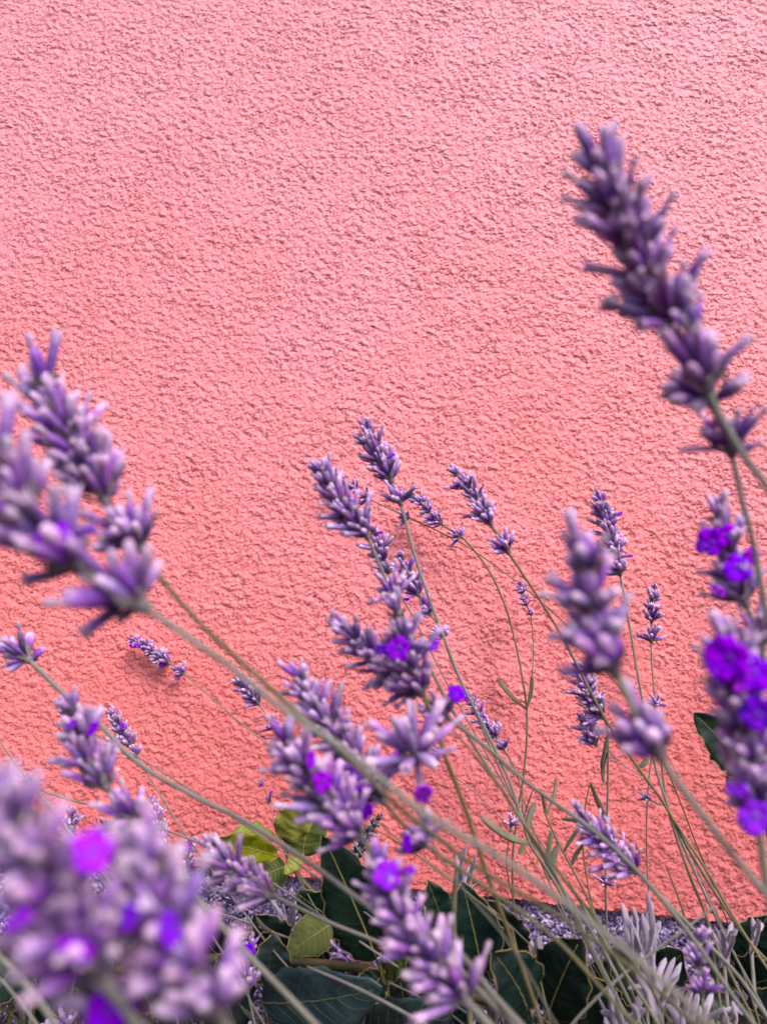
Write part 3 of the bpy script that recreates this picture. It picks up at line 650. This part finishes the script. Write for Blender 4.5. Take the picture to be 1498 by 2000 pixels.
bare('pale broken stem lying across the silvery leaves', [(1395, 1770), (1330, 1820), (1240, 1885), (1180, 1935), (1130, 1985), (1110, 2010)], (0.36, 0.35), 0.8, 'stem')
bare('olive stem descending from the leaning spike past silvery leaves', [(1110, 1720), (1150, 1790), (1200, 1870), (1260, 1960), (1290, 2010)], (0.36, 0.33), 0.9)
bare('thin stem sloping above the dark leaves near the knobbly spike', [(700, 1605), (760, 1635), (830, 1680), (890, 1725), (960, 1775), (1040, 1850)], (0.42, 0.38), 0.6)
bare('thin stem sloping just under another near the knobbly spike', [(720, 1590), (790, 1650), (860, 1705), (915, 1745), (1000, 1815)], (0.40, 0.38), 0.55)
bare('thick grey green leafless shoot standing before the dark leaf', [(893, 1690), (888, 1740), (886, 1790), (888, 1840), (898, 1885), (915, 1950)], (0.35, 0.34), 1.4)
bare('curving stem in the dark corner under the silvery tufts', [(1380, 1790), (1400, 1850), (1430, 1910), (1470, 1990)], (0.38, 0.36), 0.8)
bare('slender stem leaning along the wall foot above the plinth', [(1395, 1770), (1418, 1830), (1450, 1900), (1480, 1990)], (0.42, 0.40), 0.6)
# ------------------------------------------------------------------ laurel shoots
def laurel_leaf(root, b, t, d0, d1, wpx, mat, seed, tilt=0.0, fold=0.25, bend=0.1, vein='vein_light', rim=True, wave=1.0):
    """broad leaf from base pixel b to tip pixel t; tilt turns it about its own axis"""
    r = random.Random(seed)
    p0 = at(*b, min(d0, wall_depth(*b) - 0.006)); p1 = at(*t, min(d1, wall_depth(*t) - 0.006))
    ax = p1 - p0; L = ax.length; ax.normalize()
    n0 = tocam(p0); n0 = (n0 - ax * n0.dot(ax)).normalized()
    n0 = (Matrix.Rotation(tilt, 3, ax) @ n0); sd = ax.cross(n0).normalized()
    Wd = wpx / FPX * (d0 + d1) / 2
    nu, nv = 36, 4
    ph = r.uniform(0, 6); fr = r.uniform(5, 7)
    def pt(u, v, off=0.0):                 # u along 0..1, v across -1..1
        w = 0.5 * Wd * (math.sin(math.pi * min(1, max(0, u)) ** 0.85) ** 0.75) + 0.0004
        rag = 1 + (0.055 if mat == 'laurel_dark' else 0.03) * math.sin(u * 43 + ph + (3 if v > 0 else 0)) + 0.025 * math.sin(u * 71 + ph * 2)
        z = fold * w * abs(v) - bend * L * (u - 0.5) ** 2 * 2 + wave * 0.0011 * math.sin(u * fr * 3.1 + ph + v * 1.5) * abs(v) ** 1.5
        z += wave * 0.00035 * math.sin(u * 40 - abs(v) * 5) * (1 - abs(v))
        return p0 + ax * (L * u) + sd * (w * v * (rag if abs(v) > 0.9 else 1)) + n0 * (z + off)
    vs, fs = [], []
    vv = [-1, -0.75, -0.5, -0.25, 0, 0.25, 0.5, 0.75, 1]; m = len(vv)
    for off in (0.0, -0.00035):
        for i in range(nu + 1):
            for v in vv: vs.append(pt(i / nu, v, off))
    K = (nu + 1) * m
    for i in range(nu):
        for k in range(m - 1):
            a = i * m + k; fs.append((a, a + 1, a + m + 1, a + m)); fs.append((K + a, K + a + m, K + a + m + 1, K + a + 1))
        for k in (0, m - 1):
            a = i * m + k; fs.append((a, a + m, K + a + m, K + a) if k == 0 else (a, K + a, K + a + m, a + m))
    leaf = mesh_obj('leaf', vs, fs, M[mat], root)
    def sub(name, lines, rad, mt):
        V, F = [], []
        for ln in lines:
            v2, f2 = tube(ln, [rad * (1 - 0.7 * i / (len(ln) - 1)) for i in range(len(ln))] if name != 'leaf_margin' else rad, 5)
            k = len(V); V += v2; F += [tuple(i + k for i in f) for f in f2]
        o = mesh_obj(name, V, F, M[mt], None, origin=root.location)
        o.parent = leaf; o.location = (0, 0, 0); return o
    s = L / 0.06
    sub('midrib', [[pt(i / 16 - 0.06 if i == 0 else i / 16, 0, 0.0001) for i in range(16)]], 0.00042 * max(0.6, min(1.3, s)), vein)
    vl = []
    for k in range(7):
        u = 0.12 + 0.11 * k
        for sg in (-1, 1):
            vl.append([pt(u + 0.13 * q / 5 * (1 + .5 * q / 5), sg * (0.02 + 0.86 * q / 5), 0.00004) for q in range(6)])
    sub('side_vein', vl, 0.00013 * max(0.7, min(1.3, s)), vein if mat != 'laurel_dark' else 'vein_side')
    if rim:
        sub('leaf_margin', [[pt(i / nu, -1, -0.0002) for i in range(nu + 1)], [pt(i / nu, 1, -0.0002) for i in range(nu + 1)]], 0.00026, 'rim')
    return leaf
def shoot(label, twig, d, r, leaves, mat='twig'):
    W3, PX = stalk_path(twig, d[0], d[1], 0.008)
    p = W3[-1]; q = Vector((p.x + 0.015, min(p.y, WALL_Y - 0.02), -0.008))
    W3 = W3 + [p.lerp(q, 0.5), q]
    root = empty('laurel_shoot', (q.x, q.y, 0), label, 'laurel', 'laurel shoots at the foot of the wall')
    vs, fs = tube(W3, [r / 1000 * (0.55 + 0.45 * min(1, i / 12)) for i in range(len(W3))], 7)
    mesh_obj('twig', vs, fs, M[mat], root)
    for k, lf in enumerate(leaves):
        laurel_leaf(root, *lf[:6], seed=rnd.randint(0, 9999), **(lf[6] if len(lf) > 6 else {}))
    return root
shoot('young laurel shoot with yellow green leaves standing against the wall', [(556, 1640), (560, 1668), (580, 1705), (610, 1740), (680, 1800), (720, 1900)], (0.465, 0.44), 1.4, [
    ((548, 1640), (604, 1562), 0.455, 0.45, 66, 'laurel_young', dict(tilt=0.25)),
    ((590, 1672), (606, 1585), 0.462, 0.47, 88, 'laurel_mid', dict(tilt=-0.2)),
    ((540, 1668), (412, 1638), 0.455, 0.44, 62, 'laurel_young', dict(tilt=-0.5, bend=-0.1)),
    ((540, 1628), (452, 1622), 0.46, 0.45, 44, 'laurel_young', dict(tilt=0.9, bend=0.25)),
    ((560, 1690), (490, 1720), 0.462, 0.45, 70, 'laurel_mid', dict(tilt=0.3)),
    ((592, 1668), (556, 1706), 0.45, 0.44, 26, 'laurel_young', dict(tilt=0.2))])
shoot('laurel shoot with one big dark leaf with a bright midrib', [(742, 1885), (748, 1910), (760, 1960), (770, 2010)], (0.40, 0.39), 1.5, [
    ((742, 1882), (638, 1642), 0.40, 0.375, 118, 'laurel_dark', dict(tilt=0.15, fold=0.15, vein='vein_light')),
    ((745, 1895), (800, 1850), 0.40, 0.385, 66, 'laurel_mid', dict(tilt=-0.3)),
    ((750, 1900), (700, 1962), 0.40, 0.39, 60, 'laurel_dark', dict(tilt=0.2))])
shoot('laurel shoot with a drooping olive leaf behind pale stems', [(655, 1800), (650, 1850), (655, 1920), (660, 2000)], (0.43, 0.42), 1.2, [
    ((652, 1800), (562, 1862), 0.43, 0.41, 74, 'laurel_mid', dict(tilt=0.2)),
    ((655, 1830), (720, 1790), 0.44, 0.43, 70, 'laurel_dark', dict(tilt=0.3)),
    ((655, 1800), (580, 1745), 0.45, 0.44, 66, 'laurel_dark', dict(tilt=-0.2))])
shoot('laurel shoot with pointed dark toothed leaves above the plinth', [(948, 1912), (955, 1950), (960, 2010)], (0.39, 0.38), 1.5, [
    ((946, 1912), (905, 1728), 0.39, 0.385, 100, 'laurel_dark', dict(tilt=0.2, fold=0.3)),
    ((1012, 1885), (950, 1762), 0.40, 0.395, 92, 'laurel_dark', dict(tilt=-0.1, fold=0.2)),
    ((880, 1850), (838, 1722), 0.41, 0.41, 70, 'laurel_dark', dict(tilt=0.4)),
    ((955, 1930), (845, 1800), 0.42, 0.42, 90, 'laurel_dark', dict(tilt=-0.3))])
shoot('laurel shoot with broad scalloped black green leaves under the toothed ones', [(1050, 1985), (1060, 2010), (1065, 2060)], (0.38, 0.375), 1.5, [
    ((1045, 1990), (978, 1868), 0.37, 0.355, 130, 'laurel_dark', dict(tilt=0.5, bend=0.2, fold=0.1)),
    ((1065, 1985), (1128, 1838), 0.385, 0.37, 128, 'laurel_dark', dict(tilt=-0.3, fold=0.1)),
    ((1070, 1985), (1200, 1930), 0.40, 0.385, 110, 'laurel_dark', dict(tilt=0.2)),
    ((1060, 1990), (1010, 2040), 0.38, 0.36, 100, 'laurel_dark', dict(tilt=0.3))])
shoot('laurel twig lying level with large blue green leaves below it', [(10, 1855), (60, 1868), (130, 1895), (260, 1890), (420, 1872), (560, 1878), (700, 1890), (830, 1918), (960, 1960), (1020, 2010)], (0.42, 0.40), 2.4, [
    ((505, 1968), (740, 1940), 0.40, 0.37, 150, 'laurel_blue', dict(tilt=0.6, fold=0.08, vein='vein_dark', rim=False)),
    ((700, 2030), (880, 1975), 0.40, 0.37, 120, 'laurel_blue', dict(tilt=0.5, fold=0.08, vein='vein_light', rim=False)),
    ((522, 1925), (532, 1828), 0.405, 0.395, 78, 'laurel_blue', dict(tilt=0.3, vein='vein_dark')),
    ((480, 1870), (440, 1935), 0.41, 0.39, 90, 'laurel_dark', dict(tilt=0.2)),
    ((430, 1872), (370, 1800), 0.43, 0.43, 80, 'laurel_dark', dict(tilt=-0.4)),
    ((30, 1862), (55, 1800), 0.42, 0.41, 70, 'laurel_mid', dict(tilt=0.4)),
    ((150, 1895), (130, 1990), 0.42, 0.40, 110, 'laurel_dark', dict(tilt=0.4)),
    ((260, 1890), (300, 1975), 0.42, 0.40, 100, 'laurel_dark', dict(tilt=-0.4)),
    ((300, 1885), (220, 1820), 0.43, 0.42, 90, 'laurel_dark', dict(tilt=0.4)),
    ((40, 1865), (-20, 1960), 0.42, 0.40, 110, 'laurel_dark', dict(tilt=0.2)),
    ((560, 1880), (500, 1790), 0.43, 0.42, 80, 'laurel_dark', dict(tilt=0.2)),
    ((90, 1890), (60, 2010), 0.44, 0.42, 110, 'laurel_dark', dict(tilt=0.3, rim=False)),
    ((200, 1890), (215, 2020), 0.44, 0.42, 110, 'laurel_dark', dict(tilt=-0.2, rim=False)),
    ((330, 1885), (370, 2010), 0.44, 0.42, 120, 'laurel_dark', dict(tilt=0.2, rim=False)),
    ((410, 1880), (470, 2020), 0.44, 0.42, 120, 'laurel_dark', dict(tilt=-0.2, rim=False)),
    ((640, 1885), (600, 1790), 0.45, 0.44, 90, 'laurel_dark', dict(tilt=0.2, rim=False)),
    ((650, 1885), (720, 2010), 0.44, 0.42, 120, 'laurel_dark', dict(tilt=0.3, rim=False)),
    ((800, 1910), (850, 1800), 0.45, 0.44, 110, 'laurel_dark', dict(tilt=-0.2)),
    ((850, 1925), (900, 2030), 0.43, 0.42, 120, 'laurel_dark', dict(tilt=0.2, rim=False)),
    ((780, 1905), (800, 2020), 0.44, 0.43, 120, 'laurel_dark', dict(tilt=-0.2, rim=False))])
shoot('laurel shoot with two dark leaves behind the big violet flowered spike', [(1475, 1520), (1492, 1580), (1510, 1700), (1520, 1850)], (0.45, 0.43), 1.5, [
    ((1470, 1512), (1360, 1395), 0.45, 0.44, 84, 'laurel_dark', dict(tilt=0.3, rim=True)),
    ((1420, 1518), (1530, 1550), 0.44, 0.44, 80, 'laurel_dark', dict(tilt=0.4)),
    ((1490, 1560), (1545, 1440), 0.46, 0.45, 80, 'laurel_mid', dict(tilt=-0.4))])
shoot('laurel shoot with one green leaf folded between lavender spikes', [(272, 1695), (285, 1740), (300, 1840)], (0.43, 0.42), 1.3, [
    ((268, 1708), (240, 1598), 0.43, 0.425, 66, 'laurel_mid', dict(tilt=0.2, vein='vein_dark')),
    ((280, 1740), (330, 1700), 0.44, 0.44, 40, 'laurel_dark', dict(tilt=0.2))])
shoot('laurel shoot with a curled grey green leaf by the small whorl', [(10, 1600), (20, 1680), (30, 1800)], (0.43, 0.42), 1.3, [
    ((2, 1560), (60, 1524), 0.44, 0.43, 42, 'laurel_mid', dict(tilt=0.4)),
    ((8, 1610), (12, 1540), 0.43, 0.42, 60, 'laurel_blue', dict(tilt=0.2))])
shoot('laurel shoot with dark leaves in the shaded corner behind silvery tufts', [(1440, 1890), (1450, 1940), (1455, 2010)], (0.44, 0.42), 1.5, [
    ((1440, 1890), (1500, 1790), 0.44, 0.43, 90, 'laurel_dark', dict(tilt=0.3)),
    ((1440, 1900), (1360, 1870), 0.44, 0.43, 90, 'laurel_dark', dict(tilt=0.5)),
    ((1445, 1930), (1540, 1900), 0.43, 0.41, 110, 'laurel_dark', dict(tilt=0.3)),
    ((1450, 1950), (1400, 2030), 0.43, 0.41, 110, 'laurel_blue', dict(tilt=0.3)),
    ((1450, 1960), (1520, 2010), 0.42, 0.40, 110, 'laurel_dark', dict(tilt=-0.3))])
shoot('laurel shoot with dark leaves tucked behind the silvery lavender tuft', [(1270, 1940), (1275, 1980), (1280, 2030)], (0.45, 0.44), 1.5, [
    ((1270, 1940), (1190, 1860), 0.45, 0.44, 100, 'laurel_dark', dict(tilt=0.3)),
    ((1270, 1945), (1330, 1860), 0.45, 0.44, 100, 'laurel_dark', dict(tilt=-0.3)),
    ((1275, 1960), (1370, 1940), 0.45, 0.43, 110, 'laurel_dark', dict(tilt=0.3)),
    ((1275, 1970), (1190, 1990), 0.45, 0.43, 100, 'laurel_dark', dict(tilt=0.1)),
    ((1272, 1950), (1270, 1850), 0.46, 0.45, 100, 'laurel_dark', dict(tilt=0.1, rim=False)),
    ((1275, 1975), (1330, 2040), 0.45, 0.43, 110, 'laurel_dark', dict(tilt=0.2, rim=False)),
    ((1272, 1960), (1150, 1890), 0.46, 0.45, 100, 'laurel_dark', dict(tilt=0.1, rim=False))])

_lv = []
for k in range(12):
    yy = 730 + 95 * k; xx = 1585 + 18 * math.sin(k * 0.9); sg = -1 if k % 2 else 1
    tx = xx + (sg * (105 + 15 * (k % 3)) if sg > 0 else -(70 - 2 * (k % 3))); ty = yy - 60 + 25 * (k % 3)
    _lv.append(((xx, yy), (tx, ty), 0.485 - 0.003 * k, 0.475 - 0.003 * k, 62 if sg > 0 else 52, 'laurel_mid' if k % 4 == 0 else 'laurel_dark', dict(tilt=0.35 * (-1) ** (k // 2), bend=0.2)))
shoot('laurel shoot leaning on the wall beside the thick crossing stem', [(1600, 680), (1578, 850), (1600, 1080), (1575, 1400), (1590, 1700), (1580, 1900)], (0.49, 0.45), 1.8, _lv)
# ------------------------------------------------------------------ silvery lavender tufts
def tuft(label, base, d, tips, w=3.0, mat='silver_leaf', n_extra=8, spread=34):
    p0 = at(*base, min(d, wall_depth(*base) - 0.03)); g_ = Vector((p0.x + 0.006, p0.y, -0.006))
    root = empty('lavender_tuft', (g_.x, g_.y, 0), label, 'foliage', 'lavender leaf tufts')
    top = p0
    vs, fs = tube([g_, g_.lerp(p0, 0.5) + Vector((0.004, 0, 0)), p0], [0.0012, 0.0011, 0.0009], 6)
    mesh_obj('stem', vs, fs, M['stem'], root)
    for tx, ty in tips:
        dd = d + rnd.uniform(-0.02, 0.015)
        b = p0 + Vector((rnd.uniform(-0.003, 0.003), rnd.uniform(-0.003, 0.003), rnd.uniform(-0.012, 0.006)))
        blade(root, b, at(tx, ty, min(dd, wall_depth(tx, ty) - 0.01)), w / 1000 * rnd.uniform(0.8, 1.2), mat, 0.1)
    mx = sum(t[0] for t in tips) / len(tips); my = sum(t[1] for t in tips) / len(tips)
    for k in range(n_extra):
        tx, ty = mx + rnd.uniform(-1, 1) * spread, my + rnd.uniform(-0.6, 1) * spread
        dd = d + rnd.uniform(-0.03, 0.02)
        blade(root, p0 + Vector((0, 0, rnd.uniform(-0.015, 0.004))), at(tx, ty, min(dd, wall_depth(tx, ty) - 0.01)), w / 1000 * rnd.uniform(0.7, 1.1), mat, 0.12)
    return root
tuft('tall silvery lavender tuft with a curled leaf in front of the plinth', (1258, 1900), 0.40, [(1215, 1762), (1235, 1770), (1262, 1735), (1275, 1765), (1225, 1800), (1205, 1830), (1290, 1800), (1245, 1790)], 3.2, n_extra=8)
tuft('dense silvery lavender tuft below the tall one', (1290, 1960), 0.37, [(1250, 1860), (1270, 1850), (1300, 1870), (1330, 1880), (1345, 1930), (1240, 1900), (1225, 1930), (1310, 1910)], 3.2, n_extra=8, spread=45)
tuft('silvery lavender tuft spread above the bent pale stem', (1412, 1860), 0.41, [(1408, 1815), (1430, 1800), (1440, 1815), (1395, 1810), (1425, 1825), (1382, 1815)], 2.8, n_extra=3, spread=20)
tuft('three fingered silvery tuft beside the pink wall foot', (1465, 1838), 0.42, [(1468, 1790), (1480, 1795), (1488, 1802), (1476, 1815)], 2.6, n_extra=1, spread=12)
tuft('low silvery lavender tuft with long splayed leaves', (1225, 2010), 0.36, [(1168, 1945), (1190, 1925), (1200, 1960), (1235, 1960), (1260, 1970), (1180, 1985), (1250, 1940)], 3.0, n_extra=6, spread=40)
tuft('low silvery lavender tuft by the drooping ragged spike', (1345, 2015), 0.36, [(1392, 1935), (1350, 1925), (1320, 1945), (1300, 1960), (1330, 1970), (1410, 1970)], 3.0, n_extra=6, spread=36)
tuft('little silvery tuft in the dark corner', (1425, 1990), 0.39, [(1412, 1965), (1430, 1955), (1445, 1965), (1450, 1980), (1418, 1975)], 2.6, n_extra=2, spread=14)
tuft('silvery sprig at the foot of the wall beside the thick leafless shoot', (912, 1740), 0.45, [(912, 1645), (905, 1700), (930, 1670), (890, 1660), (940, 1720)], 2.6, n_extra=1, spread=20)
tuft('silvery leaves curling over the plinth behind the dark scalloped leaves', (1062, 1870), 0.45, [(1010, 1800), (1030, 1825), (1050, 1830), (1075, 1840), (1000, 1822)], 2.6, n_extra=5, spread=26)
tuft('silvery leaves below the broad scalloped leaves', (960, 1990), 0.40, [(925, 1975), (940, 1970), (1040, 1975), (1050, 1965), (965, 1960)], 2.6, n_extra=4, spread=24)
tuft('grey tuft of stiff leaves over the plinth by the fluffy spike', (300, 1790), 0.45, [(200, 1690), (225, 1685), (248, 1690), (270, 1700), (215, 1710), (190, 1705), (300, 1720), (240, 1720)], 2.4, n_extra=10, spread=40)
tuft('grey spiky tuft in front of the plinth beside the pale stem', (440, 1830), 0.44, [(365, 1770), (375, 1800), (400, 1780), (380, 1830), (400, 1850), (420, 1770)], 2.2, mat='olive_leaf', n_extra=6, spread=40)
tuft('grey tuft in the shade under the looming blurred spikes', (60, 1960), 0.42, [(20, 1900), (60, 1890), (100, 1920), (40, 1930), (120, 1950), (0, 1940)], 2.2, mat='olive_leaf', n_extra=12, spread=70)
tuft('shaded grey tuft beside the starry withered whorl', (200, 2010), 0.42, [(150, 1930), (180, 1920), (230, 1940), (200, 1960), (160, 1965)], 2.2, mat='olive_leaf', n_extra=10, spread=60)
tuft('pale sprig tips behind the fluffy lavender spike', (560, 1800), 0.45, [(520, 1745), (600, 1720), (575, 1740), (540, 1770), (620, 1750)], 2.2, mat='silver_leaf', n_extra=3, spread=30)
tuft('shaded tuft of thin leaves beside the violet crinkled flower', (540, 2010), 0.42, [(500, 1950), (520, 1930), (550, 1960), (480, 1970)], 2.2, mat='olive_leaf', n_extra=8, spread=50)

# ------------------------------------------------------------------ dense low undergrowth in the bed (one mass nobody could count)
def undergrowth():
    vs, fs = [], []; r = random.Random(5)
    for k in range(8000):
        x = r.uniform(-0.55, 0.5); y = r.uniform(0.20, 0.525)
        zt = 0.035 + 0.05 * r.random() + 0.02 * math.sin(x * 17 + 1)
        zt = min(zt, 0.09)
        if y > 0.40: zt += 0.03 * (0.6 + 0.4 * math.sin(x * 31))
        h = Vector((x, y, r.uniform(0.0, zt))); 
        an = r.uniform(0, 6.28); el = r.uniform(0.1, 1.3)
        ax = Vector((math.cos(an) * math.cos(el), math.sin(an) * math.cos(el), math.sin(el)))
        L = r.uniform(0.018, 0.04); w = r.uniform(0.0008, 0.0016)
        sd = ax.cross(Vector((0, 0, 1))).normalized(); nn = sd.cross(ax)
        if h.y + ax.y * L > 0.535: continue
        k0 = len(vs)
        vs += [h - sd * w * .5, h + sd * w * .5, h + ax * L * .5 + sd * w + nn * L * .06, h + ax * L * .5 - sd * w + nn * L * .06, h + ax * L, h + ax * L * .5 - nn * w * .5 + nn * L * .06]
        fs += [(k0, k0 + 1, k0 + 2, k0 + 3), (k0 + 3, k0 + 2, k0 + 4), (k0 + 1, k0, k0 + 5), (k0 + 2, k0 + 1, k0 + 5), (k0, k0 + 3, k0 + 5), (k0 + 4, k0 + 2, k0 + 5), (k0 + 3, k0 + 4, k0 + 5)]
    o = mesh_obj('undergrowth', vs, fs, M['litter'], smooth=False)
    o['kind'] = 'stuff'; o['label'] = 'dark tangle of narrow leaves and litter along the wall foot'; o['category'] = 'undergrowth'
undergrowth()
